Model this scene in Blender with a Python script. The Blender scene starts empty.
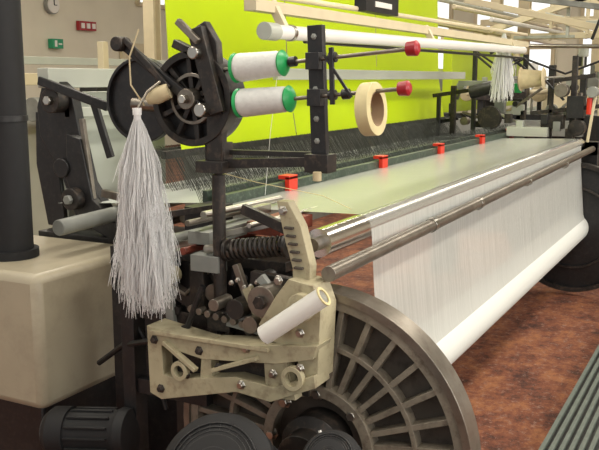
import bpy, bmesh, math, random
from mathutils import Vector, Matrix
random.seed(7)
V=Vector
# ---------------------------------------------------------------- materials
def mat(name,col,rough=.5,metal=0,var=.12,scale=8,dirt=None,dirtamt=.4,bump=0,spec=.5):
    m=bpy.data.materials.new(name); m.use_nodes=True
    nt=m.node_tree; n=nt.nodes; l=nt.links
    b=n['Principled BSDF']; b.inputs['Roughness'].default_value=rough; b.inputs['Metallic'].default_value=metal
    b.inputs['Specular IOR Level'].default_value=spec
    tc=n.new('ShaderNodeTexCoord'); no=n.new('ShaderNodeTexNoise'); no.inputs['Scale'].default_value=scale; no.inputs['Detail'].default_value=6
    l.new(tc.outputs['Object'],no.inputs['Vector'])
    cr=n.new('ShaderNodeValToRGB')
    cr.color_ramp.elements[0].position=.3; cr.color_ramp.elements[1].position=.7
    cr.color_ramp.elements[0].color=tuple(c*(1-var) for c in col)+(1,)
    cr.color_ramp.elements[1].color=tuple(min(1,c*(1+var)) for c in col)+(1,)
    l.new(no.outputs['Fac'],cr.inputs['Fac']); out=cr.outputs['Color']
    if dirt:
        n2=n.new('ShaderNodeTexNoise'); n2.inputs['Scale'].default_value=scale*2.3; n2.inputs['Detail'].default_value=10; n2.inputs['Roughness'].default_value=.7
        l.new(tc.outputs['Object'],n2.inputs['Vector'])
        r2=n.new('ShaderNodeValToRGB'); r2.color_ramp.elements[0].position=.5; r2.color_ramp.elements[1].position=.68
        r2.color_ramp.elements[0].color=(0,0,0,1); r2.color_ramp.elements[1].color=(dirtamt,)*3+(1,)
        l.new(n2.outputs['Fac'],r2.inputs['Fac'])
        mx=n.new('ShaderNodeMixRGB'); mx.inputs[2].default_value=tuple(dirt)+(1,)
        l.new(r2.outputs['Color'],mx.inputs[0]); l.new(out,mx.inputs[1]); out=mx.outputs[0]
    l.new(out,b.inputs['Base Color'])
    if bump:
        bp=n.new('ShaderNodeBump'); bp.inputs['Strength'].default_value=bump; bp.inputs['Distance'].default_value=.01
        l.new(no.outputs['Fac'],bp.inputs['Height']); l.new(bp.outputs['Normal'],b.inputs['Normal'])
    return m
BLACK=mat('black_paint',(.011,.011,.012),.42,0,.3,20,(.07,.055,.045),.3)
DARK=mat('dark_iron',(.027,.024,.022),.42,.3,.3,15,(.14,.10,.075),.5)
STEEL=mat('steel',(.45,.43,.39),.28,1,.15,20)
DULL=mat('dull_steel',(.24,.215,.18),.38,.8,.2,12,(.12,.07,.05),.4)
CHROME=mat('polished_roller',(.92,.92,.9),.2,1,.03,5)
ALU=mat('cast_aluminium',(.235,.205,.16),.5,.2,.2,14,(.08,.055,.04),.65,.3)
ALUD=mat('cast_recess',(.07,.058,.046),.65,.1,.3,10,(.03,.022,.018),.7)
CREAM=mat('cream_casting',(.42,.375,.245),.5,0,.12,12,(.14,.09,.055),.5,.1)
CREAMC=mat('cream_cabinet',(.39,.345,.25),.42,0,.08,4,(.2,.17,.12),.25)
PALE=mat('pale_panel',(.44,.46,.40),.4,0,.06,4)
WHITE=mat('white_tube',(.78,.77,.72),.3,0,.04,5)
CONE=mat('cone_yarn',(.70,.71,.68),.65,0,.06,60,bump=.2)
GREENP=mat('green_plastic',(.02,.36,.10),.35,0,.1,10)
RED=mat('red_plastic',(.34,.012,.02),.35,0,.1,10)
REDM=mat('red_clip',(.62,.03,.012),.4,0,.1,10)
RUST=mat('rusty_red_paint',(.22,.05,.03),.5,0,.3,20,(.06,.04,.03),.7)
TAPE=mat('tape_cream',(.66,.57,.31),.6,0,.08,20)
TAPEI=mat('tape_core',(.30,.20,.11),.7,0,.1,20)
LIME=mat('lime_panel',(.50,.66,.004),.3,0,.08,1.2)
DGREEN=mat('dark_green_rail',(.03,.05,.035),.4,0,.3,30,(.16,.18,.15),.6)
WIRE=mat('heddle_wire',(.07,.075,.065),.4,.5,.2,30)
OVERH=mat('cream_rail',(.64,.56,.38),.4,0,.06,6)
WOOD=mat('tan_spool',(.55,.46,.28),.6,0,.1,30)
GREY=mat('grey_metal_paint',(.25,.26,.24),.45,.1,.15,10)
RUB=mat('black_rubber',(.006,.006,.007),.7,0,.2,30)
YARN=mat('white_yarn',(.97,.97,.97),.85,0,.01,60)
def fluffy(m):
    nt=m.node_tree;n=nt.nodes;b=n['Principled BSDF'];o=n['Material Output']
    t=n.new('ShaderNodeBsdfTranslucent'); t.inputs['Color'].default_value=(1,1,1,1)
    x=n.new('ShaderNodeMixShader'); x.inputs[0].default_value=.5
    nt.links.new(b.outputs[0],x.inputs[1]); nt.links.new(t.outputs[0],x.inputs[2]); nt.links.new(x.outputs[0],o.inputs['Surface'])
fluffy(YARN)
def floor_mat():
    m=bpy.data.materials.new('painted_floor'); m.use_nodes=True; nt=m.node_tree;n=nt.nodes;l=nt.links;b=n['Principled BSDF']
    tc=n.new('ShaderNodeTexCoord')
    a=n.new('ShaderNodeTexNoise'); a.inputs['Scale'].default_value=4; a.inputs['Detail'].default_value=14; a.inputs['Roughness'].default_value=.85
    c=n.new('ShaderNodeTexNoise'); c.inputs['Scale'].default_value=26; c.inputs['Detail'].default_value=10; c.inputs['Roughness'].default_value=.8
    l.new(tc.outputs['Object'],a.inputs['Vector']); l.new(tc.outputs['Object'],c.inputs['Vector'])
    r=n.new('ShaderNodeValToRGB'); e=r.color_ramp.elements
    e[0].position=.40; e[0].color=(.05,.022,.018,1); e[1].position=.60; e[1].color=(.36,.15,.065,1)
    x=e.new(.5); x.color=(.20,.07,.04,1)
    l.new(a.outputs['Fac'],r.inputs['Fac'])
    r2=n.new('ShaderNodeValToRGB'); r2.color_ramp.elements[0].position=.54; r2.color_ramp.elements[1].position=.62
    r2.color_ramp.elements[0].color=(0,0,0,1); r2.color_ramp.elements[1].color=(.6,.6,.6,1)
    l.new(c.outputs['Fac'],r2.inputs['Fac'])
    mx=n.new('ShaderNodeMixRGB'); mx.inputs[2].default_value=(.38,.27,.22,1)
    l.new(r2.outputs['Color'],mx.inputs[0]); l.new(r.outputs['Color'],mx.inputs[1]); l.new(mx.outputs[0],b.inputs['Base Color'])
    b.inputs['Roughness'].default_value=.75; b.inputs['Specular IOR Level'].default_value=.3
    return m
def sheet_mat(name,col,col2,scale,lo,hi,rough=.45,metal=0,zfade=None,streak=.03):
    m=bpy.data.materials.new(name); m.use_nodes=True; nt=m.node_tree;n=nt.nodes;l=nt.links;b=n['Principled BSDF']
    tc=n.new('ShaderNodeTexCoord'); w=n.new('ShaderNodeTexWave'); w.wave_type='BANDS'; w.bands_direction='X'
    w.inputs['Scale'].default_value=scale; w.inputs['Distortion'].default_value=.3; w.inputs['Detail'].default_value=1
    mp=n.new('ShaderNodeMapping'); mp.inputs['Scale'].default_value=(1,.05,.05)
    l.new(tc.outputs['Object'],mp.inputs['Vector']); l.new(mp.outputs[0],w.inputs['Vector'])
    no=n.new('ShaderNodeTexNoise'); no.inputs['Scale'].default_value=70; no.inputs['Detail'].default_value=2
    mp2=n.new('ShaderNodeMapping'); mp2.inputs['Scale'].default_value=(1,streak,streak)
    l.new(tc.outputs['Object'],mp2.inputs['Vector']); l.new(mp2.outputs[0],no.inputs['Vector'])
    mx=n.new('ShaderNodeMixRGB'); mx.inputs[1].default_value=tuple(col)+(1,); mx.inputs[2].default_value=tuple(col2)+(1,)
    l.new(no.outputs['Fac'],mx.inputs[0]); l.new(mx.outputs[0],b.inputs['Base Color'])
    mr=n.new('ShaderNodeMapRange'); mr.inputs['To Min'].default_value=lo; mr.inputs['To Max'].default_value=hi
    l.new(w.outputs['Color'],mr.inputs['Value']); al=mr.outputs[0]
    if zfade:
        sp=n.new('ShaderNodeSeparateXYZ'); l.new(tc.outputs['Object'],sp.inputs[0])
        dr=n.new('ShaderNodeMapRange'); dr.inputs['From Min'].default_value=.35; dr.inputs['From Max'].default_value=.6; dr.inputs['To Min'].default_value=.9; dr.inputs['To Max'].default_value=1
        l.new(no.outputs['Fac'],dr.inputs['Value'])
        mu=n.new('ShaderNodeMath'); mu.operation='MULTIPLY'; l.new(al,mu.inputs[0]); l.new(dr.outputs[0],mu.inputs[1]); al=mu.outputs[0]
        zr=n.new('ShaderNodeMapRange'); zr.inputs['From Min'].default_value=zfade[0]; zr.inputs['From Max'].default_value=zfade[1]; zr.inputs['To Min'].default_value=1; zr.inputs['To Max'].default_value=0
        l.new(sp.outputs['Z'],zr.inputs['Value'])
        ma=n.new('ShaderNodeMath'); ma.operation='MAXIMUM'; l.new(al,ma.inputs[0]); l.new(zr.outputs[0],ma.inputs[1]); al=ma.outputs[0]
    l.new(al,b.inputs['Alpha']); b.inputs['Roughness'].default_value=rough; b.inputs['Metallic'].default_value=metal
    return m
SHV=sheet_mat('warp_threads_drop',(.58,.59,.55),(.68,.69,.65),130,.5,.95,.35,0,(.5,1.0))
SHT=sheet_mat('warp_threads_top',(.54,.56,.51),(.62,.64,.59),130,.85,1,.2,.2)
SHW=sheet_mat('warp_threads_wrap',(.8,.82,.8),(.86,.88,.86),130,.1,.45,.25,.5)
SHB=sheet_mat('cloth_back',(.48,.52,.48),(.60,.64,.60),100,.85,1,.4)
BEAMY=sheet_mat('beam_yarn',(.70,.71,.67),(.76,.77,.73),200,1,1,.5)
# ---------------------------------------------------------------- builder
class B:
    def __init__(s,name,parent=None,bevel=0):
        s.name=name;s.parent=parent;s.bm=bmesh.new();s.mats=[];s.bevel=bevel
    def mi(s,m):
        if m not in s.mats: s.mats.append(m)
        return s.mats.index(m)
    def tag(s,fs,m):
        i=s.mi(m)
        for f in fs: f.material_index=i
    def box(s,c,sz,m,rot=None):
        M=Matrix.Translation(V(c))
        if rot is not None: M=M@(rot.to_4x4())
        M=M@Matrix.Diagonal((sz[0],sz[1],sz[2],1))
        r=bmesh.ops.create_cube(s.bm,size=1,matrix=M)
        fs=set(f for v in r['verts'] for f in v.link_faces); s.tag(fs,m)
    def bb(s,a,b,m):
        a=V(a);b=V(b); d=b-a; s.box((a+b)/2,(abs(d.x),abs(d.y),abs(d.z)),m)
    def bar(s,p0,p1,w,t,m):
        p0=V(p0);p1=V(p1);d=(p1-p0);L=d.length;d.normalize()
        x=V((1,0,0)); 
        if abs(d.dot(x))>.9: x=V((0,1,0))
        x=(x-d*x.dot(d)).normalized(); y=d.cross(x)
        rot=Matrix((x,y,d)).transposed()
        s.box((p0+p1)/2,(t,w,L),m,rot)
    def lathe(s,p0,d,prof,m,seg=24,caps=True):
        p0=V(p0);d=V(d).normalized(); a=V((0,0,1)) if abs(d.z)<.9 else V((1,0,0))
        u=d.cross(a).normalized(); w=d.cross(u)
        rings=[]
        for h,r in prof:
            rings.append([s.bm.verts.new(p0+d*h+(u*math.cos(2*math.pi*i/seg)+w*math.sin(2*math.pi*i/seg))*max(r,1e-4)) for i in range(seg)])
        fs=[]
        for a_,b_ in zip(rings,rings[1:]):
            for i in range(seg):
                j=(i+1)%seg; fs.append(s.bm.faces.new((a_[i],a_[j],b_[j],b_[i])))
        if caps:
            fs.append(s.bm.faces.new(rings[0][::-1])); fs.append(s.bm.faces.new(rings[-1]))
        s.tag(fs,m)
    def cyl(s,p0,p1,r,m,r1=None,seg=20):
        p0=V(p0);p1=V(p1); s.lathe(p0,p1-p0,[(0,r),((p1-p0).length,r if r1 is None else r1)],m,seg)
    def ring(s,c,d,ro,ri,t,m,seg=40):
        c=V(c);d=V(d).normalized()
        s.lathe(c-d*t/2,d,[(0,ri),(0,ro),(t,ro),(t,ri),(0,ri)],m,seg,False)
    def tube(s,pts,r,m,seg=8,closed=False):
        pts=[V(p) for p in pts]; N=len(pts); rings=[]; pu=None
        for i,p in enumerate(pts):
            d=(pts[min(i+1,N-1)]-pts[max(i-1,0)]).normalized()
            if pu is None:
                a=V((0,0,1)) if abs(d.z)<.9 else V((1,0,0)); u=d.cross(a).normalized()
            else: u=(pu-d*pu.dot(d)).normalized()
            pu=u; w=d.cross(u); rr=r[i] if isinstance(r,(list,tuple)) else r
            rings.append([s.bm.verts.new(p+(u*math.cos(2*math.pi*k/seg)+w*math.sin(2*math.pi*k/seg))*rr) for k in range(seg)])
        fs=[]
        for a_,b_ in zip(rings,rings[1:]):
            for k in range(seg):
                j=(k+1)%seg; fs.append(s.bm.faces.new((a_[k],a_[j],b_[j],b_[k])))
        fs.append(s.bm.faces.new(rings[0][::-1])); fs.append(s.bm.faces.new(rings[-1])); s.tag(fs,m)
    def spring(s,p0,p1,R,r,turns,m):
        p0=V(p0);p1=V(p1);d=(p1-p0);L=d.length;d.normalize();a=V((0,0,1)) if abs(d.z)<.9 else V((1,0,0));u=d.cross(a).normalized();w=d.cross(u)
        n=turns*14
        s.tube([p0+d*L*i/n+(u*math.cos(2*math.pi*i/14)+w*math.sin(2*math.pi*i/14))*R for i in range(n+1)],r,m,6)
    def prism(s,pts,x0,x1,m,ax='x'):
        def P(a,b,x):
            return V((x,a,b)) if ax=='x' else (V((a,x,b)) if ax=='y' else V((a,b,x)))
        A=[s.bm.verts.new(P(a,b,x0)) for a,b in pts]; Bv=[s.bm.verts.new(P(a,b,x1)) for a,b in pts]
        n=len(pts); fs=[s.bm.faces.new(A),s.bm.faces.new(Bv[::-1])]
        for i in range(n):
            j=(i+1)%n; fs.append(s.bm.faces.new((A[j],A[i],Bv[i],Bv[j])))
        s.tag(fs,m)
    def quad(s,ps,m):
        f=s.bm.faces.new([s.bm.verts.new(V(p)) for p in ps]); s.tag([f],m)
    def bolt(s,c,r=.01,h=.01,m=None):
        c=V(c); s.lathe(c,(-1,0,0),[(0,r*1.5),(.003,r*1.5),(.003,r),(h,r)],m or STEEL,6)
    def done(s,off=None):
        bm=s.bm; bmesh.ops.recalc_face_normals(bm,faces=bm.faces)
        if off: bmesh.ops.translate(bm,verts=bm.verts,vec=V(off))
        for f in bm.faces: f.smooth=True
        for e in bm.edges:
            if len(e.link_faces)==2 and e.calc_face_angle(0)>math.radians(32): e.smooth=False
        me=bpy.data.meshes.new(s.name); bm.to_mesh(me); bm.free()
        for m in s.mats: me.materials.append(m)
        o=bpy.data.objects.new(s.name,me); bpy.context.collection.objects.link(o)
        if s.parent: o.parent=s.parent
        if s.bevel:
            b=o.modifiers.new('bev','BEVEL'); b.width=s.bevel; b.segments=2; b.limit_method='ANGLE'; b.angle_limit=.6; b.harden_normals=False
        return o
def empty(name):
    o=bpy.data.objects.new(name,None); bpy.context.collection.objects.link(o); return o
def wires(name,lines,r,m,parent=None):
    vs=[];fs=[]
    for L in lines:
        base=len(vs); n=len(L)
        for i,p in enumerate(L):
            p=V(p)
            for k in range(3):
                a=2*math.pi*k/3+.4
                vs.append(p+V((math.cos(a)*r,math.sin(a)*r,0)))
            if i:
                b0=base+3*(i-1);b1=base+3*i
                for k in range(3):
                    j=(k+1)%3; fs.append((b0+k,b0+j,b1+j,b1+k))
    me=bpy.data.meshes.new(name); me.from_pydata(vs,[],fs); me.materials.append(m)
    for p in me.polygons: p.use_smooth=True
    o=bpy.data.objects.new(name,me); bpy.context.collection.objects.link(o)
    if parent: o.parent=parent
    return o
# ================================================================ ROOM
b=B('floor'); b.bb((-4,-5,-.1),(20,12,0),floor_mat()); b.done()
WALL=mat('wall_paint',(.74,.71,.58),.7,0,.04,2)
b=B('wall_back'); b.bb((-4,12,0),(20,12.2,6),WALL); b.done()
b=B('wall_front'); b.bb((-4,-5.2,0),(20,-5,6),WALL); b.done()
b=B('wall_right'); b.bb((20,-5,0),(20.2,12.2,6),WALL); b.done()
b=B('ceiling'); b.bb((-4,-5,6),(20.2,12.2,6.15),mat('ceiling_paint',(.6,.6,.56),.8,0,.04,2)); b.done()
LAMP=bpy.data.materials.new('lamp_diffuser'); LAMP.use_nodes=True
LAMP.node_tree.nodes['Principled BSDF'].inputs['Emission Color'].default_value=(1,.95,.85,1); LAMP.node_tree.nodes['Principled BSDF'].inputs['Emission Strength'].default_value=3
for x,y in ((.6,-1),(.8,3.2),(3.8,-1),(4,3.4),(9,-.6),(9,3.4),(15,1),(15,6),(9,8),(4,8)):
    e=empty('ceiling_lamp')
    b=B('lamp_housing',e); b.bb((x-1.3,y-.16,4.6),(x+1.3,y+.16,4.7),OVERH); b.bb((x-1.28,y-.14,4.58),(x+1.28,y+.14,4.598),LAMP)
    b.cyl((x-1,y,4.7),(x-1,y,6),.01,GREY);b.cyl((x+1,y,4.7),(x+1,y,6),.01,GREY); b.done()
    ld=bpy.data.lights.new('lamp_light','AREA'); ld.shape='RECTANGLE'; ld.size=2.6; ld.size_y=.5; ld.energy=102 if x>1 else 72; ld.color=(1,.93,.80)
    lo=bpy.data.objects.new('lamp_light',ld); lo.location=(x,y,4.55); bpy.context.collection.objects.link(lo); lo.parent=e
w=bpy.data.worlds.new('w'); bpy.context.scene.world=w; w.use_nodes=True
w.node_tree.nodes['Background'].inputs[0].default_value=(1,.985,.95,1); w.node_tree.nodes['Background'].inputs[1].default_value=.66
GL=bpy.data.materials.new('daylit_window'); GL.use_nodes=True
_b=GL.node_tree.nodes['Principled BSDF']; _b.inputs['Base Color'].default_value=(.8,.85,.88,1); _b.inputs['Emission Color'].default_value=(.92,.97,1,1); _b.inputs['Emission Strength'].default_value=.9
for i,x in enumerate((8.2,15.2,17.4)):
    b=B('window_%d'%(i+1)); b.bb((x,11.93,3.2),(x+2,11.99,4.4),GL)
    for k in range(5): b.bb((x+k*.5-.03,11.88,3.15),(x+k*.5+.03,11.98,4.45),OVERH)
    b.bb((x,11.88,3.1),(x+2,11.98,3.18),OVERH); b.bb((x,11.88,4.4),(x+2,11.98,4.48),OVERH); b.done()
for i,y in enumerate((1.6,4.0,6.4)):
    b=B('window_%d'%(i+4)); b.bb((19.93,y,1.2),(19.99,y+1.8,3.4),GL)
    for k in range(4): b.bb((19.88,y+k*.6-.04,1.15),(19.98,y+k*.6+.04,3.45),OVERH)
    b.bb((19.88,y,2.2),(19.98,y+1.8,2.28),OVERH);b.done()
# window band added in the unseen aisle-side wall, to brighten the foreground
for i,x in enumerate((-2.5,1.5,5.5)):
    b=B('window_%d'%(i+7)); b.bb((x,-4.99,1.5),(x+3,-4.94,4.3),GL)  # added glowing panes behind the camera, not known openings
    for k in range(5): b.bb((x+k*.75-.03,-4.98,1.45),(x+k*.75+.03,-4.9,4.35),OVERH)
    b.bb((x,-4.98,1.4),(x+3,-4.88,1.48),OVERH); b.bb((x,-4.98,4.32),(x+3,-4.9,4.4),OVERH); b.done()
    ld=bpy.data.lights.new('window_daylight','AREA'); ld.shape='RECTANGLE'; ld.size=2.9; ld.size_y=2.7; ld.energy=120; ld.color=(1,.98,.94)  # fill light added to lift the near machine parts and the hank
    lo=bpy.data.objects.new('window_daylight',ld); lo.location=(x+1.5,-4.85,2.9); lo.rotation_euler=(math.radians(90),0,0); bpy.context.collection.objects.link(lo)
b=B('door_1'); b.bb((14.6,11.9,0),(15.8,11.98,2.3),OVERH); b.done()
EXG=mat('exit_green',(.02,.30,.14),.4)
b=B('exit_sign'); b.bb((12.5,11.86,2.12),(12.78,11.98,2.30),EXG); b.bb((12.55,11.85,2.15),(12.61,11.87,2.27),WHITE); b.bb((12.65,11.85,2.19),(12.74,11.87,2.22),WHITE); b.done()
b=B('fire_sign'); b.bb((13.3,11.9,2.5),(13.8,11.98,2.68),RED)
for k in range(3): b.bb((13.35+k*.16,11.88,2.54),(13.44+k*.16,11.91,2.64),WHITE)
b.done()
b=B('wall_clock'); b.cyl((12.6,11.9,2.93),(12.6,11.98,2.93),.17,GREY,seg=32); b.cyl((12.6,11.88,2.93),(12.6,11.9,2.93),.15,WHITE,seg=32); b.bar((12.6,11.87,2.93),(12.6,11.87,3.04),.015,.01,BLACK); b.bar((12.6,11.87,2.93),(12.67,11.87,2.93),.015,.01,BLACK); b.done()
# ================================================================ LOOM
loom=empty('weaving_loom')
XN,XF=2.15,6.28; AY,AZ=1.045,.50
def flange(name,x,R,sgn):
    b=B(name,loom,.002)
    d=V((1,0,0))
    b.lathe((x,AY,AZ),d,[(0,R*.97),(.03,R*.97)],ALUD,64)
    b.ring((x-sgn*.012,AY,AZ),d,R,R-.022,.085,DULL,96)
    b.ring((x-sgn*.012,AY,AZ),d,R-.022,R-.05,.07,ALU,96)
    b.ring((x-sgn*.01,AY,AZ),d,R*.66,R*.66-.014,.06,ALU,56)
    b.ring((x-sgn*.015,AY,AZ),d,R*.38,R*.38-.03,.07,ALU,48)
    n=30
    for i in range(n):
        a=2*math.pi*i/n+.07; c,s_=math.cos(a),math.sin(a)
        b.bar((x-sgn*.012,AY+c*R*.34,AZ+s_*R*.34),(x-sgn*.012,AY+c*(R-.04),AZ+s_*(R-.04)),.017,.055,ALU)
    b.lathe((x-sgn*.0,AY,AZ),(-sgn,0,0),[(0,.1),(.08,.1),(.1,.07),(.16,.07)],DARK,32)
    for i in range(8):
        a=2*math.pi*i/8; b.bolt((x-sgn*.035,AY+math.cos(a)*R*.33,AZ+math.sin(a)*R*.33),.014,.02)
    b.done()
flange('near_flange',XN,.47,1)
b=B('far_flange',loom,.002)
b.lathe((6.26,1.06,.5),(1,0,0),[(0,.455),(.004,.47),(.04,.47)],BLACK,72); b.ring((6.25,1.06,.5),(1,0,0),.47,.44,.05,DARK,72); b.ring((6.25,1.06,.5),(1,0,0),.3,.285,.03,DARK,60); b.done()
b=B('beam_roll',loom); b.cyl((XN+.03,AY,AZ),(6.25,AY,AZ),.1,BEAMY,seg=48); b.done()
b=B('back_roller',loom); b.cyl((2.16,1.07,1.09),(6.4,1.07,1.09),.042,CHROME,seg=48)
b.cyl((2.12,1.07,1.09),(2.16,1.07,1.09),.02,DULL); b.done()
b=B('whip_bar',loom,.001); b.cyl((2.05,.985,1.03),(6.48,.985,1.05),.022,DULL,seg=28)
for x in (2.9,3.5,4.4,5.4): b.cyl((x,.985,1.034),(x+.03,.985,1.035),.026,STEEL,seg=24)
b.bar((3.5,.985,1.035),(3.5,1.06,1.0),.03,.02,DULL); b.done()
XS=2.45
def sheet(name,prof,x0,x1,m):
    b=B(name,loom)
    for (a,c) in zip(prof,prof[1:]):
        b.quad([(x0,a[0],a[1]),(x1,a[0],a[1]),(x1,c[0],c[1]),(x0,c[0],c[1])],m)
    bmesh.ops.remove_doubles(b.bm,verts=b.bm.verts,dist=1e-5)
    return b.done()
RR=.0435
arc=[(1.07-RR*math.sin(t),1.09+RR*math.cos(t)) for t in [k*math.pi/2/10 for k in range(11)]]
sheet('warp_sheet_drop',[arc[10],(1.015,.9),(.985,.6),(.95,.5)],XS,6.24,SHV)
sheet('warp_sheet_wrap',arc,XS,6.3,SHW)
sheet('warp_sheet_top',[(1.62,1.12),arc[0]],XS,6.3,SHT)
sheet('warp_sheet_rear',[(2.5,1.05),(1.64,1.11)],2.62,6.9,SHB)
b=B('drop_wire_rail',loom,.001)
b.bb((2.5,1.6,1.075),(7.0,1.63,1.155),DGREEN)
b.bb((2.5,1.68,1.08),(7.0,1.70,1.165),DGREEN)
for x in (2.93,3.9,4.8,5.68,6.5): b.bb((x,1.58,1.085),(x+.07,1.6,1.175),REDM); b.bb((x,1.58,1.165),(x+.07,1.63,1.18),REDM)
b.done()
L=[]
for i in range(560):
    x=2.5+i*.008
    z=random.uniform(1.165,1.18); L.append([(x,1.62,1.11),(x+random.uniform(-.002,.002),1.66,z)])
    L.append([(x,1.70,1.10),(x,1.74,z+.02)])
wires('drop_wires',L,.0012,WIRE,loom)
L=[]
for i in range(520):
    x=3.02+i*.0077
    for y in (2.1,2.2,2.3):
        L.append([(x,y+.12,1.24+random.uniform(0,.01)),(x+random.uniform(-.006,.006),y,1.06)])
wires('heddle_wires',L,.0012,WIRE,loom)
b=B('harness_frame',loom,.002)
for y in (2.2,2.3): b.bb((3.1,y+.1,1.2),(7.1,y+.13,1.235),DARK)
b.bb((3.9,2.17,1.55),(7.2,2.2,1.61),PALE)
b.done()
b=B('guard_panels',loom,.002)
for x0,x1 in ((3.22,4.35),(4.36,5.68),(5.69,7.05)):
    b.quad([(x0,2.30,1.23),(x1,2.30,1.23),(x1,2.36,1.58),(x0,2.36,1.58)],LIME)
    b.quad([(x0,2.36,1.6),(x1,2.36,1.6),(x1,2.40,2.55),(x0,2.40,2.55)],LIME)
b.bb((3.20,2.37,1.575),(7.07,2.42,1.605),LIME)
b.done()
b=B('overhead_tube',loom,.001)
b.cyl((2.66,1.5,1.72),(6.4,1.5,1.76),.026,WHITE,seg=28); b.cyl((2.60,1.5,1.72),(2.68,1.5,1.72),.031,PALE); b.cyl((2.78,1.5,1.721),(2.8,1.5,1.721),.03,STEEL)
b.bb((2.6,1.53,1.79),(6.7,1.58,1.83),OVERH)
b.cyl((2.5,1.62,1.86),(7.0,1.62,1.9),.012,OVERH); b.cyl((3.0,1.55,1.70),(6.6,1.55,1.71),.008,BLACK)
for x in (2.75,4.4,6.2): b.bar((x,1.5,1.73),(x,1.555,1.83),.03,.03,OVERH)
b.bb((3.65,1.57,1.86),(4.05,1.63,1.94),BLACK); b.bb((3.75,1.565,1.885),(3.95,1.571,1.91),WHITE)
b.done()
# ---- near end: castings
b=B('end_casting',loom,.004)
X0,X1=1.97,2.06
b.prism([(1.55,.81),(1.545,.60),(1.50,.585),(1.22,.655),(1.10,.645),(.95,.71),(.955,.745),(1.09,.69),(1.22,.70),(1.44,.66),(1.49,.665),(1.495,.755),(1.34,.735),(1.08,.76),(.96,.79),(.945,.83),(1.07,.815),(1.34,.785)],X0,X1,CREAM)
b.prism([(1.345,.79),(1.32,.79),(1.31,.65),(1.36,.65)],X0+.01,X1-.01,CREAM)
b.prism([(1.13,.8),(1.06,.8),(1.02,.66),(1.12,.65)],X0+.01,X1-.01,CREAM)
b.bb((X0+.05,1.0,.66),(X0+.06,1.5,.78),DARK)
b.bar((X0-.005,1.48,.77),(X0-.005,1.36,.70),.012,.02,CREAM); b.bar((X0-.005,1.30,.71),(X0-.005,1.14,.77),.012,.02,CREAM)
b.bar((X0-.006,1.53,.795),(X0-.006,1.1,.80),.012,.015,CREAM)
b.prism([(1.09,.95),(1.05,1.0),(.97,.99),(.945,.93),(.955,.72),(1.0,.71),(1.03,.80),(1.12,.82),(1.15,.86)],X0+.02,X1+.03,CREAM)
b.cyl((1.96,1.0,.93),(2.1,1.0,.93),.04,CREAM,seg=24); b.cyl((1.94,1.0,.93),(1.97,1.0,.93),.02,STEEL,seg=6)
b.ring((1.965,1.02,.73),(1,0,0),.035,.022,.02,CREAM,28); b.ring((1.965,1.42,.69),(1,0,0),.03,.018,.02,CREAM,28)
for yz in ((1.50,.62),(1.52,.77),(1.28,.72),(1.09,.73),(1.0,.76),(1.0,.86),(1.2,.68),(1.4,.68),(1.07,1.0),(1.35,.76),(1.18,.79)): b.bolt((X0,yz[0],yz[1]),.010,.012,DARK if yz[0]>1.2 else STEEL)
for v in b.bm.verts: v.co.y=1.55-(1.55-v.co.y)*.945
b.done((0,0,.018))
b=B('curved_arm',loom,.004)
b.prism([(1.135,1.225),(1.10,1.225),(1.06,1.16),(1.03,1.05),(1.035,.93),(1.085,.93),(1.085,1.04),(1.11,1.12)],2.03,2.07,CREAM)
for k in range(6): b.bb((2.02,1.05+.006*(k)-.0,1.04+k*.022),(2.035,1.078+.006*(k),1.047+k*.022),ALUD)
b.bolt((2.03,1.115,1.20),.01,.012); b.bolt((2.03,1.06,.98),.01,.012)
b.done((0,0,0))
b=B('end_mechanism',loom,.002)
b.cyl((2.1,1.37,.78),(2.1,1.37,1.42),.013,DARK); b.cyl((2.1,1.37,1.28),(2.1,1.37,.88),.02,DARK)
b.box((2.105,1.37,1.345),(.05,.066,.06),DARK); b.box((2.088,1.372,1.305),(.074,.092,.034),DARK); b.box((2.1,1.36,.84),(.06,.08,.06),DARK)
b.cyl((2.1,1.42,1.05),(2.1,1.12,1.09),.014,STEEL); b.spring((2.1,1.33,1.058),(2.1,1.15,1.085),.026,.006,11,DARK)
b.cyl((2.1,1.335,1.057),(2.1,1.345,1.056),.034,DARK); b.cyl((2.1,1.145,1.085),(2.1,1.135,1.086),.034,DARK)
b.bar((2.12,1.30,1.18),(2.12,1.12,1.12),.03,.02,DARK)
b.bar((2.05,1.20,1.0),(2.05,1.07,.86),.025,.02,GREY)
b.bar((2.09,1.25,.98),(2.09,1.10,.97),.05,.03,DARK)
b.cyl((2.0,1.17,.94),(2.1,1.17,.94),.045,DULL,seg=28); b.cyl((1.985,1.17,.94),(2.0,1.17,.94),.02,DARK,seg=6)
b.cyl((2.02,1.27,.90),(2.1,1.27,.90),.03,DARK,seg=24); b.cyl((2.0,1.10,.88),(2.1,1.10,.88),.03,CREAM)
b.bar((2.08,1.3,1.02),(2.08,1.22,.82),.02,.02,DULL)
b.box((2.1,1.41,1.01),(.05,.1,.05),GREY); b.box((2.12,1.45,.93),(.06,.05,.14),DARK)
b.bar((2.07,1.32,.86),(2.07,1.14,.84),.05,.03,GREY); b.bar((2.06,1.25,.96),(2.06,1.18,.82),.03,.02,CREAM)
b.cyl((2.0,1.33,.91),(2.08,1.33,.91),.018,DULL); b.cyl((2.02,1.22,.86),(2.08,1.22,.86),.025,DULL,seg=24)
for k in range(7): b.cyl((2.04,1.44-.03*k,.875-.004*k),(2.07,1.44-.03*k,.875-.004*k),.011,DULL,seg=12)
for k in range(9): b.bolt((2.07,1.31-.022*k,.965+.012*math.sin(k*2)),.006,.01,STEEL)
for (y,z,r,m) in ((1.50,1.12,.010,DULL),(1.44,1.15,.012,STEEL),(1.6,1.05,.02,GREY),(1.52,1.03,.012,RUST),(1.28,1.13,.008,STEEL)):
    b.cyl((2.12,y,z),(2.6,y,z-.01),r,m)
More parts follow.
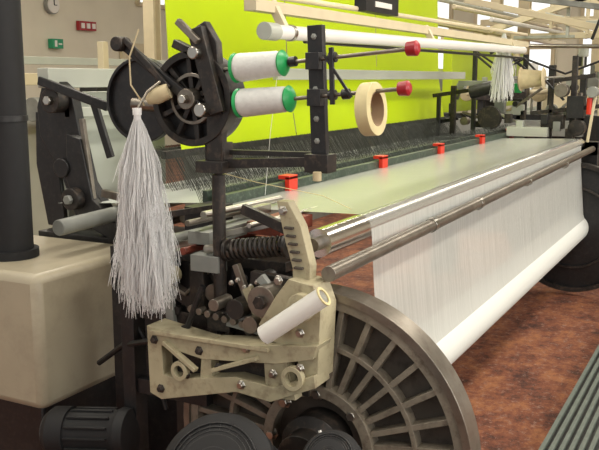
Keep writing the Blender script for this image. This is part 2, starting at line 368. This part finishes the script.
b.box((2.35,1.30,1.10),(.22,.12,.04),RUST); b.box((2.3,1.48,1.07),(.3,.08,.04),GREY); b.box((2.42,1.62,1.09),(.15,.1,.08),BLACK); b.box((2.40,1.42,1.13),(.12,.05,.03),STEEL)
b.bar((2.2,1.7,1.0),(2.2,1.2,1.14),.02,.02,STEEL); b.bar((2.25,1.75,1.1),(2.25,1.45,1.16),.02,.03,DARK)
b.bb((2.24,1.15,.75),(2.28,1.9,.97),BLACK)
b.bb((2.2,1.2,.98),(2.55,1.75,1.01),DARK)
b.bb((2.08,1.69,0),(2.14,1.74,.92),BLACK); b.bb((2.26,1.3,.0),(2.34,1.9,.12),BLACK); b.bb((2.205,1.62,.1),(2.285,1.88,1.0),BLACK)
b.bb((2.09,1.42,.55),(2.125,1.70,.60),BLACK); b.bb((2.105,1.70,.80),(2.135,1.40,.84),DARK)
b.bar((2.12,1.66,.95),(2.12,1.45,.86),.04,.03,DARK); b.bar((2.1,1.58,1.0),(2.1,1.55,.8),.03,.02,GREY); b.cyl((2.06,1.62,.92),(2.12,1.62,.92),.03,DULL,seg=24)
b.bb((2.072,1.70,.42),(2.0785,1.73,.47),WHITE)
random.seed(11)
for k in range(22):
    y=random.uniform(1.12,1.62); z=random.uniform(.83,1.02); m=random.choice([DARK,DULL,DARK,BLACK,CREAM,GREY])
    if k%2: b.cyl((2.10,y,z),(2.14,y,z),random.uniform(.01,.028),m,seg=16)
    else: b.bar((2.13,y,z),(2.13,y+random.uniform(-.1,.1),z+random.uniform(-.08,.08)),.014,.014,m)
b.done()
b=B('letoff_wheel',loom,.002)
b.cyl((2.1,1.49,1.50),(2.16,1.49,1.50),.132,BLACK,seg=48)
b.ring((2.09,1.49,1.50),(1,0,0),.138,.118,.05,DARK,48); b.ring((2.085,1.49,1.50),(1,0,0),.075,.065,.03,DULL,40)
for i in range(10):
    a=2*math.pi*i/10+.2; b.bar((2.088,1.49+.03*math.cos(a),1.5+.03*math.sin(a)),(2.088,1.49+.12*math.cos(a),1.5+.12*math.sin(a)),.016,.025,DARK)
b.cyl((2.04,1.49,1.5),(2.1,1.49,1.5),.03,DULL); b.cyl((2.02,1.49,1.5),(2.04,1.49,1.5),.014,STEEL,seg=6)
b.done((0,-.05,0))
b=B('guide_plate',loom,.002); b.cyl((2.2,1.73,1.49),(2.215,1.73,1.49),.135,BLACK,seg=48); b.ring((2.195,1.73,1.49),(1,0,0),.135,.125,.02,BLACK); b.cyl((2.15,1.73,1.48),(2.2,1.55,1.47),.02,DULL); b.done((0,-.01,0))
b=B('lever_arms',loom,.003)
b.bar((2.06,1.73,1.67),(2.06,1.42,1.46),.03,.018,BLACK); b.bar((2.045,1.70,1.675),(2.045,1.54,1.53),.018,.012,DARK)
b.bar((2.08,1.54,1.66),(2.08,1.40,1.60),.025,.03,DARK); b.bar((2.06,1.45,1.70),(2.06,1.38,1.46),.05,.03,DARK); b.bar((2.04,1.50,1.72),(2.04,1.43,1.66),.02,.02,DULL)
b.prism([(1.47,1.70),(1.43,1.72),(1.39,1.66),(1.375,1.45),(1.38,1.32),(1.43,1.32),(1.43,1.46),(1.45,1.58)],2.07,2.10,DARK)
b.cyl((2.03,1.72,1.66),(2.08,1.72,1.66),.022,DARK); b.cyl((2.02,1.44,1.63),(2.09,1.44,1.63),.018,STEEL); b.cyl((2.02,1.42,1.47),(2.09,1.42,1.47),.02,STEEL)
b.done((0,-.04,.0))
b=B('hanger_arm',loom,.003)
b.bar((2.1,1.40,1.31),(2.1,1.02,1.335),.026,.03,DARK); b.bar((2.12,1.38,1.345),(2.12,1.05,1.35),.014,.02,DARK)
b.box((2.09,1.04,1.33),(.06,.07,.05),DARK); b.cyl((2.05,1.03,1.31),(2.05,1.03,1.285),.012,WOOD)
b.bar((2.1,1.045,1.34),(2.1,1.06,1.70),.045,.022,BLACK)
for z in (1.39,1.45,1.53,1.60,1.67): b.bolt((2.09,1.048+(z-1.34)*.04,z),.006,.008,GREY)
b.done((0,-.01,0))
b=B('spindle_rods',loom,.001)
b.cyl((2.08,1.37,1.58),(2.08,.78,1.632),.0055,DULL,seg=12); b.cyl((2.08,1.35,1.482),(2.08,.80,1.532),.0055,DULL,seg=12)
for (y,z) in ((.775,1.632),(.795,1.532)): b.lathe((2.08,y+.01,z),(0,-1,.08),[(0,.008),(.004,.018),(.03,.02),(.036,.012)],RED,20)
for (y,z) in ((1.12,1.603),(1.05,1.609),(1.0,1.613),(1.05,1.51),(1.0,1.514),(.96,1.517)): b.cyl((2.08,y,z),(2.08,y-.02,z+.002),.014,BLACK)
b.box((2.09,1.045,1.605),(.05,.04,.045),BLACK); b.box((2.09,1.04,1.508),(.05,.04,.045),BLACK)
b.bar((2.07,.99,1.64),(2.07,.985,1.49),.012,.01,BLACK); b.bar((2.07,1.01,1.62),(2.07,.93,1.51),.008,.006,BLACK)
b.done()
def cone(p0,p1,r0,r1):
    b=B('yarn_cone'); p0=V(p0);p1=V(p1);d=p1-p0;L=d.length
    prof=[(0,r0*.92),(.006,r0)]
    for k in range(1,18): t=k/18; prof.append((.006+(L-.012)*t,(r0*(1-t)+r1*t)+(.0006 if k%2 else 0)))
    prof.append((L,r1*.9)); b.lathe(p0,d,prof,CONE,36)
    b.lathe(p0-d.normalized()*.012,d,[(0,r0*.85),(.004,r0*1.05),(.012,r0*1.0)],GREENP,32); b.lathe(p1,d,[(0,r1*1.0),(.005,r1*1.06),(.01,r1*.9),(.02,r1*.4)],GREENP,32); b.done()
cone((2.08,1.285,1.588),(2.08,1.145,1.60),.040,.034)
cone((2.08,1.275,1.49),(2.08,1.125,1.503),.040,.035)
b=B('tape_roll',None,.001)
b.lathe((2.08,.895,1.478),(0,-1,.08),[(0,.045),(0,.07),(.035,.07),(.035,.045),(0,.045)],TAPE,48,False); b.lathe((2.08,.895,1.478),(0,-1,.08),[(-.0005,.0435),(-.0005,.0455),(.036,.0455),(.036,.0435),(-.0005,.0435)],TAPEI,40,False); b.done()
b=B('cardboard_tube',loom); p0=V((1.93,1.14,.86));d=V((0.02,-.17,.125)); b.lathe(p0,d,[(0,.02),(0,.027),(d.length,.027),(d.length,.021),(.01,.02)],WHITE,32,False); b.ring(p0+d,d,.0275,.02,.004,TAPE,32); b.lathe(p0+d*.05,d,[(0,.02),(.004,.02)],TAPEI,24)
b.bar((1.95,1.13,.86),(2.0,1.1,.88),.02,.02,DARK); b.done((0,-.02,0.01))
# ---- yarn hank: many locks of fine fibres
random.seed(5)
L=[]
HY=1.56
for i in range(460):
    a=random.uniform(0,2*math.pi); rr=random.random()**.5
    ln=random.uniform(.42,.57) if random.random()<.55 else random.uniform(.14,.5)
    fl=random.uniform(.65,1.1)
    if random.random()<.18: fl*=random.uniform(1.1,1.4)
    ph=random.uniform(0,6.28); cu=random.uniform(.002,.010); dr=random.uniform(-.12,.12); q=random.uniform(14,30)
    for j in range(11):
        sa=random.uniform(0,6.28); sr=random.random()*.004; sp=random.uniform(.004,.020); l2=ln*random.uniform(.85,1.05); cc=random.uniform(.0005,.003); q2=random.uniform(40,80)
        pts=[]
        for k in range(13):
            s_=k/12; t=s_*l2
            wd=.009+.066*(1-math.exp(-t*6))*fl
            e=min(1,t*6)
            x=math.sin(a)*rr*wd*.8+e*cu*math.sin(ph+t*q)+math.sin(sa)*(sr*e+sp*s_**3)+cc*e*math.sin(t*q2+sa)
            y=math.cos(a)*rr*wd+e*cu*math.cos(ph+t*q)+dr*t*t+math.cos(sa)*(sr*e+sp*s_**3)+cc*e*math.cos(t*q2+sa)
            pts.append((1.97+x,HY-.02*t+y,1.45-t))
        L.append(pts)
wires('yarn_hank',L,.0007,YARN)
b=B('hank_tie',loom); b.cyl((1.97,HY,1.38),(1.97,HY,1.46),.014,YARN,r1=.01); b.cyl((1.97,HY,1.455),(1.97,HY,1.475),.013,YARN)
b.tube([(1.97,HY,1.47),(2.0,HY-.015,1.52),(2.03,HY-.04,1.55)],.004,DULL); b.lathe((2.02,HY,1.5),(.3,-.8,.3),[(0,.018),(.03,.026),(.07,.022)],WOOD,20); b.done()
b=B('hose_cables',loom)
b.tube([(2.03,1.58,1.48),(2.02,1.62,1.54),(2.03,1.63,1.62),(2.04,1.60,1.70)],.0025,WOOD,6)
b.tube([(1.95,.96,.62),(1.94,.93,.55),(1.95,.96,.45),(1.96,1.0,.40)],.005,WHITE,6)
b.tube([(2.1,1.44,1.3),(2.2,1.3,1.25),(2.35,1.15,1.2),(2.5,1.12,1.14)],.0012,TAPE,6)
b.tube([(2.08,1.16,1.56),(2.2,1.25,1.4),(2.6,1.5,1.15)],.0008,YARN,5)
b.tube([(2.15,1.9,.6),(2.1,1.75,.7),(2.05,1.6,.75),(2.04,1.45,.82),(2.05,1.4,.95)],.01,BLACK,8)
b.tube([(2.1,1.66,1.05),(2.08,1.6,.95),(2.1,1.5,.9),(2.12,1.42,.98)],.006,DULL,8)
b.tube([(2.14,1.8,1.0),(2.1,1.74,.85),(2.12,1.66,.7),(2.12,1.6,.5)],.008,BLACK,8)
b.done()
# ---- rear frame, left side
b=B('rear_frame',loom,.003)
b.bb((2.84,2.6,.9),(3.5,2.64,1.50),PALE)
b.cyl((2.3,2.2,1.02),(3.2,2.2,1.04),.03,GREY); b.cyl((2.4,2.0,1.0),(3.0,2.0,1.01),.018,STEEL); b.cyl((2.4,1.85,1.06),(2.9,1.85,1.07),.012,STEEL)
b.bb((2.6,1.75,.0),(2.7,2.6,.93),BLACK); b.bb((2.7,1.9,.6),(3.1,2.6,.9),DARK)
b.bb((2.60,2.5,1.52),(3.5,2.56,1.60),PALE); b.bb((2.66,2.45,1.40),(3.3,2.48,1.44),PALE); b.bb((2.7,2.52,0),(2.76,2.58,1.55),PALE)
b.prism([(2.60,1.52),(2.52,1.56),(2.44,1.50),(2.41,1.35),(2.36,1.14),(2.24,.98),(2.28,.93),(2.44,.98),(2.52,1.18),(2.62,1.32),(2.63,1.44)],2.66,2.71,BLACK)
b.prism([(2.42,1.34),(2.35,1.32),(2.30,1.08),(2.16,.97),(2.20,.92),(2.36,.98),(2.43,1.15)],2.60,2.64,BLACK)
b.prism([(2.66,1.42),(2.58,1.42),(2.55,1.2),(2.52,.94),(2.62,.94),(2.67,1.2)],2.68,2.73,BLACK)
b.cyl((2.6,2.5,1.47),(2.72,2.5,1.47),.05,DARK); b.cyl((2.58,2.5,1.47),(2.6,2.5,1.47),.02,STEEL,seg=6); b.cyl((2.59,2.45,1.2),(2.72,2.45,1.2),.04,BLACK); b.cyl((2.56,2.38,1.08),(2.72,2.38,1.08),.045,DARK); b.cyl((2.54,2.38,1.08),(2.56,2.38,1.08),.02,GREY,seg=6)
b.bar((2.6,2.55,1.55),(2.6,2.2,1.45),.035,.02,BLACK); b.bar((2.62,2.35,1.4),(2.62,2.3,1.0),.02,.02,DULL); b.bar((2.63,2.30,1.48),(2.63,2.22,1.25),.03,.02,BLACK)
b.bar((2.4,2.0,1.05),(2.4,1.8,1.0),.05,.04,BLACK); b.bar((2.38,1.98,1.0),(2.38,1.75,1.06),.02,.02,STEEL); b.bar((2.55,2.2,1.12),(2.55,1.9,1.08),.03,.02,DULL)
for k in range(5): b.cyl((2.55,2.1-.07*k,1.0+.012*k),(2.62,2.1-.07*k,1.0+.012*k),.02,DARK if k%2 else DULL,seg=16)
b.done()
# ---- far end frame
b=B('far_end_frame',loom,.003)
b.bb((6.5,.95,0),(6.6,1.1,1.1),BLACK); b.bb((6.5,.95,1.0),(6.62,2.3,1.10),DARK); b.bb((6.5,2.0,0),(6.6,2.2,1.1),BLACK)
b.bar((6.55,1.15,1.1),(6.55,1.15,1.72),.04,.04,DARK); b.bar((6.55,1.9,1.1),(6.55,1.9,1.8),.03,.04,BLACK); b.bar((6.55,1.6,1.5),(6.55,1.0,1.58),.03,.03,DARK)
b.bar((6.6,2.08,1.1),(6.6,2.08,1.5),.04,.04,DARK); b.bar((6.6,2.2,1.1),(6.6,2.2,1.42),.03,.03,BLACK); b.bar((6.6,2.25,1.42),(6.6,1.85,1.48),.03,.03,DARK)
b.bar((6.5,1.3,1.12),(6.5,1.3,1.55),.03,.03,DARK); b.bar((6.5,1.45,1.3),(6.5,.95,1.36),.03,.03,DARK)
b.box((6.5,1.12,1.35),(.1,.12,.16),BLACK); b.box((6.5,1.28,1.24),(.1,.16,.1),DARK); b.cyl((6.42,1.1,1.2),(6.52,1.1,1.2),.06,DARK); b.cyl((6.42,1.22,1.47),(6.52,1.22,1.47),.05,DULL)
b.cyl((6.45,1.02,1.42),(6.45,1.02,1.3),.02,REDM); b.bb((6.4,1.3,1.13),(6.6,1.6,1.2),PALE)
b.cyl((6.45,1.9,1.45),(6.45,1.7,1.5),.05,BLACK); b.cyl((6.45,1.75,1.26),(6.5,1.75,1.26),.09,DARK); b.bb((6.45,1.65,1.5),(6.55,2.0,1.54),GREY)
b.cyl((6.5,1.55,1.45),(6.5,1.55,1.52),.03,GREENP)
b.bar((6.48,1.7,1.3),(6.48,1.35,1.15),.02,.02,STEEL)
for k in range(6): b.box((6.45,1.15+.09*k,1.16+.05*(k%3)),(.06,.05,.07),(DARK,GREY,BLACK,STEEL,PALE,DARK)[k])
b.tube([(6.5,1.9,1.75),(6.45,1.7,1.6),(6.45,1.5,1.7),(6.45,1.3,1.5),(6.45,1.2,1.4)],.01,BLACK,8)
b.bar((6.45,1.02,1.1),(6.45,.98,1.45),.02,.02,OVERH); b.cyl((6.4,1.0,1.46),(6.5,1.0,1.46),.04,GREY)
random.seed(3)
for k in range(26):
    y=random.uniform(1.05,2.2); z=random.uniform(1.12,1.5); m=random.choice([DARK,BLACK,GREY,STEEL,DULL,PALE,DARK])
    if k%3==0: b.cyl((6.62,y,z),(6.7,y,z),random.uniform(.015,.04),m,seg=16)
    elif k%3==1: b.bar((6.64,y,z),(6.64,y+random.uniform(-.2,.2),z+random.uniform(-.15,.2)),.02,.02,m)
    else: b.box((6.66,y,z),(.05,random.uniform(.03,.1),random.uniform(.03,.1)),m)
b.done()
b=B('yarn_spool'); b.lathe((6.42,1.52,1.55),(0,-1,.05),[(0,.08),(.01,.09),(.012,.075),(.17,.055),(.172,.08),(.18,.07)],WOOD,32); b.cyl((6.42,1.56,1.55),(6.42,1.2,1.57),.008,STEEL); b.done()
L=[]
for i in range(500):
    a=random.uniform(0,6.28); rr=random.random()**.6; ln=random.uniform(.25,.5)
    L.append([(6.3+rr*math.sin(a)*(.01+.06*t),1.62+rr*math.cos(a)*(.01+.085*t),1.88-t*ln) for t in (0,.2,.4,.6,.8,1)])
wires('yarn_hank',L,.0016,YARN)
# ================================================================ left cabinet, column, motors
o=B('control_cabinet',None,.03); o.bb((2.0,2.02,.45),(2.58,2.75,.92),CREAMC); o.done()
o=B('cabinet_base',None,.01); o.bb((2.04,2.06,0),(2.54,2.7,.45),BLACK); o.done()
b=B('support_column'); b.lathe((2.2,2.34,.92),(0,0,1),[(0,.1),(.03,.1),(.03,.082),(2.2,.082)],RUB,40); b.ring((2.2,2.34,1.42),(0,0,1),.086,.08,.02,BLACK); b.done()
def motor(x,y,z,r,ln,dirv):
    b=B('electric_motor',None,.002); d=V(dirv).normalized(); p=V((x,y,z))
    b.lathe(p,d,[(0,r*.5),(.01,r*.85),(.03,r),(ln*.3,r),(ln*.3,r*.9),(ln*.85,r*.9),(ln*.9,r),(ln,r*.95),(ln+.01,r*.5)],RUB,40)
    for k in range(14):
        a=2*math.pi*k/14; u=d.orthogonal().normalized(); w_=d.cross(u); c=p+d*ln*.57+(u*math.cos(a)+w_*math.sin(a))*r*.93
        b.bar(c-d*ln*.25,c+d*ln*.25,.006,.012,RUB)
    for q in [.14+.07*k for k in range(10)]: b.ring(p+d*(.002+.008*q),d,r*q+.0015,r*q-.0015,.010,BLACK,36)
    for k in range(24):
        a=2*math.pi*k/24; u=d.orthogonal().normalized(); w_=d.cross(u); e=(u*math.cos(a)+w_*math.sin(a)); b.bar(p+d*.002+e*r*.15,p+d*.008+e*r*.8,.002,.006,BLACK)
    c=p+d*ln*.5; h=c.z-r*.6
    b.box((c.x,c.y,h/2),(.08,.1,h),BLACK)
    b.done()
motor(1.98,1.98,.40,.085,.3,(.25,-1,.08))
motor(1.84,1.80,.30,.08,.25,(1,.1,0))
motor(1.66,1.12,.60,.155,.25,(.75,.1,-.66))  # this and the next: unidentified dark rounded things, modelled as motors
motor(1.70,.815,.68,.075,.2,(.75,.1,-.66))
# ================================================================ floor grating
b=B('floor_grating'); 
GR=mat('grating_grey_green',(.15,.175,.15),.55,.1,.15,20)
b.bb((1.0,-.2,.0),(9.0,.66,.03),BLACK)
for k in range(24): y=-.2+k*.0365; b.bb((1.0,y,.03),(9.0,y+.018,.05),GR)
b.done()
# ================================================================ background looms + structures
bl=empty('background_loom')
b=B('machine_body',bl,.004)
b.bb((8.6,1.2,0),(8.75,3.2,1.2),BLACK); b.bb((8.5,1.4,1.0),(12,2.9,1.15),GREY); b.bb((8.8,2.8,1.2),(12,2.9,1.98),LIME)
b.bb((8.8,1.3,1.62),(12,1.36,1.70),OVERH); b.bb((8.7,1.2,1.1),(8.8,1.3,1.9),OVERH); b.cyl((8.5,1.7,1.25),(12,1.7,1.25),.06,STEEL)
for y in (1.4,1.7,2.0,2.4,2.7): b.bb((8.6,y,1.1),(8.68,y+.06,1.1+random.uniform(.2,.6)),BLACK)
b.box((8.6,2.2,1.4),(.15,.5,.12),DARK); b.box((8.6,1.6,1.35),(.12,.25,.18),OVERH)
for k in range(9):
    y=.9+.25*k; b.bb((8.9+.1*k,y,.9),(8.96+.1*k,y+.05,1.45+.12*((k*3)%4)),(OVERH,BLACK,GREY,PALE)[k%4]); b.cyl((8.85,y,1.3+.1*(k%3)),(8.95,y,1.3+.1*(k%3)),.08,(DARK,WOOD,GREY)[k%3])
random.seed(21)
for k in range(34):
    x=random.uniform(8.8,11.8); y=random.uniform(.9,2.7); z=random.uniform(1.2,1.9); m=random.choice([OVERH,PALE,GREY,BLACK,DARK,WOOD,WHITE])
    if k%3==0: b.bar((x,y,z),(x,y+random.uniform(-.5,.5),min(1.97,z+random.uniform(-.3,.3))),.03,.03,m)
    elif k%3==1: b.cyl((x,y,z-.06),(x,y,z+.06),.05,m,seg=16); b.cyl((x,y,1.1),(x,y,z),.012,STEEL)
    else: b.bb((x,y,1.1),(x+.04,y+.04,z),m)
b.cyl((8.7,1.0,1.85),(8.7,2.9,1.9),.02,STEEL); b.cyl((8.7,1.0,1.45),(8.7,2.6,1.40),.025,OVERH)
b.tube([(8.6,2.6,1.9),(8.6,2.3,1.7),(8.6,2.0,1.75),(8.6,1.6,1.6),(8.6,1.2,1.75)],.012,BLACK,8)
b.done()
bl2=empty('background_loom')
b=B('machine_body_rear',bl2,.004)
b.bb((7.6,4.2,0),(13,5.4,1.2),GREY); b.bb((7.6,4.2,1.2),(13,4.3,1.7),LIME); b.bb((5,5.5,0),(7,6.5,1.35),PALE); b.bb((5,5.4,1.5),(9,5.45,1.6),OVERH); b.bb((5,5.45,0),(5.08,5.52,1.9),OVERH); b.bb((6.4,5.45,0),(6.48,5.52,1.9),OVERH); b.bb((5.6,6.6,1.7),(9,6.66,1.78),PALE)
b.bb((5.4,6.6,0),(5.5,6.7,1.78),OVERH); b.bb((6,5.2,1.1),(6.4,5.4,1.5),BLACK); b.cyl((5.3,5.3,1.3),(6,5.3,1.3),.1,GREY); b.done()
for (x,y) in ((13.2,2.0),(14.5,3.4),(16.1,4.3),(10,7.6)):
    b=B('steel_column',None,.004); 
    b.bb((x-.09,y-.09,0),(x-.07,y+.09,6),OVERH); b.bb((x+.07,y-.09,0),(x+.09,y+.09,6),OVERH); b.bb((x-.07,y-.01,0),(x+.07,y+.01,6),OVERH); b.bb((x-.14,y-.14,0),(x+.14,y+.14,.02),GREY); b.done()
b=B('cable_support_post',None,.004)
b.bar((8.2,1.5,2.75),(8.3,.87,1.75),.1,.1,PALE); b.bar((8.2,.3,2.6),(8.3,.87,1.75),.1,.1,PALE)
b.bar((8.25,.87,1.78),(8.25,.87,1.2),.1,.1,PALE); b.bb((8.18,.77,0),(8.36,.97,1.25),PALE); b.bar((8.2,2.5,2.3),(8.3,.6,1.85),.06,.06,OVERH)
b.tube([(8.15,1.5,2.7),(8.15,1.2,2.2),(8.15,1.3,1.9)],.015,BLACK,8); b.done()
b=B('overhead_beam',None,.004)
b.bb((8.6,.3,2.05),(14,.42,2.12),OVERH); b.bb((8.6,3.0,2.12),(16,3.1,2.2),OVERH)
b.bar((11,3.2,2.1),(11,.6,2.9),.08,.08,OVERH); b.bar((11,.6,2.1),(11,3.2,2.9),.08,.08,OVERH)
b.bar((9.5,2.8,2.5),(9.5,.9,2.2),.06,.06,GREY); b.bb((12,.4,2.08),(12.1,4,2.16),OVERH); b.bb((14,.4,2.4),(14.1,4,2.5),OVERH)
for k in range(7):
    z=2.15+.14*(k%4); y=.8+.4*k; b.cyl((8.8,y,z),(14.5,y,z+.05),.025,(WHITE,OVERH,PALE,GREY)[k%4])
for k in range(8):
    x=9+.7*k; y=1.0+.35*(k%5); b.bb((x,y,2.05),(x+.04,y+.04,3.6),(OVERH,PALE)[k%2]); b.bar((x,y-.3,2.1),(x,y+.5,2.1+.1*(k%4)),.04,.04,(PALE,OVERH)[k%2])
b.done()
# ================================================================ camera
th=math.radians(27.65); p=math.radians(9.81)
F=V((math.cos(th)*math.cos(p),math.sin(th)*math.cos(p),-math.sin(p))); R=V((math.sin(th),-math.cos(th),0)); U=R.cross(F)
cd=bpy.data.cameras.new('camera'); cam=bpy.data.objects.new('camera',cd); bpy.context.collection.objects.link(cam)
M=Matrix((R,U,-F)).transposed().to_4x4(); M.translation=V((0,0,1.56)); cam.matrix_world=M
cd.sensor_width=36; cd.lens=51.1; cd.clip_start=.02
bpy.context.scene.camera=cam
bpy.context.scene.view_settings.view_transform='Standard'
bpy.context.scene.view_settings.look='None'
bpy.context.scene.view_settings.exposure=0
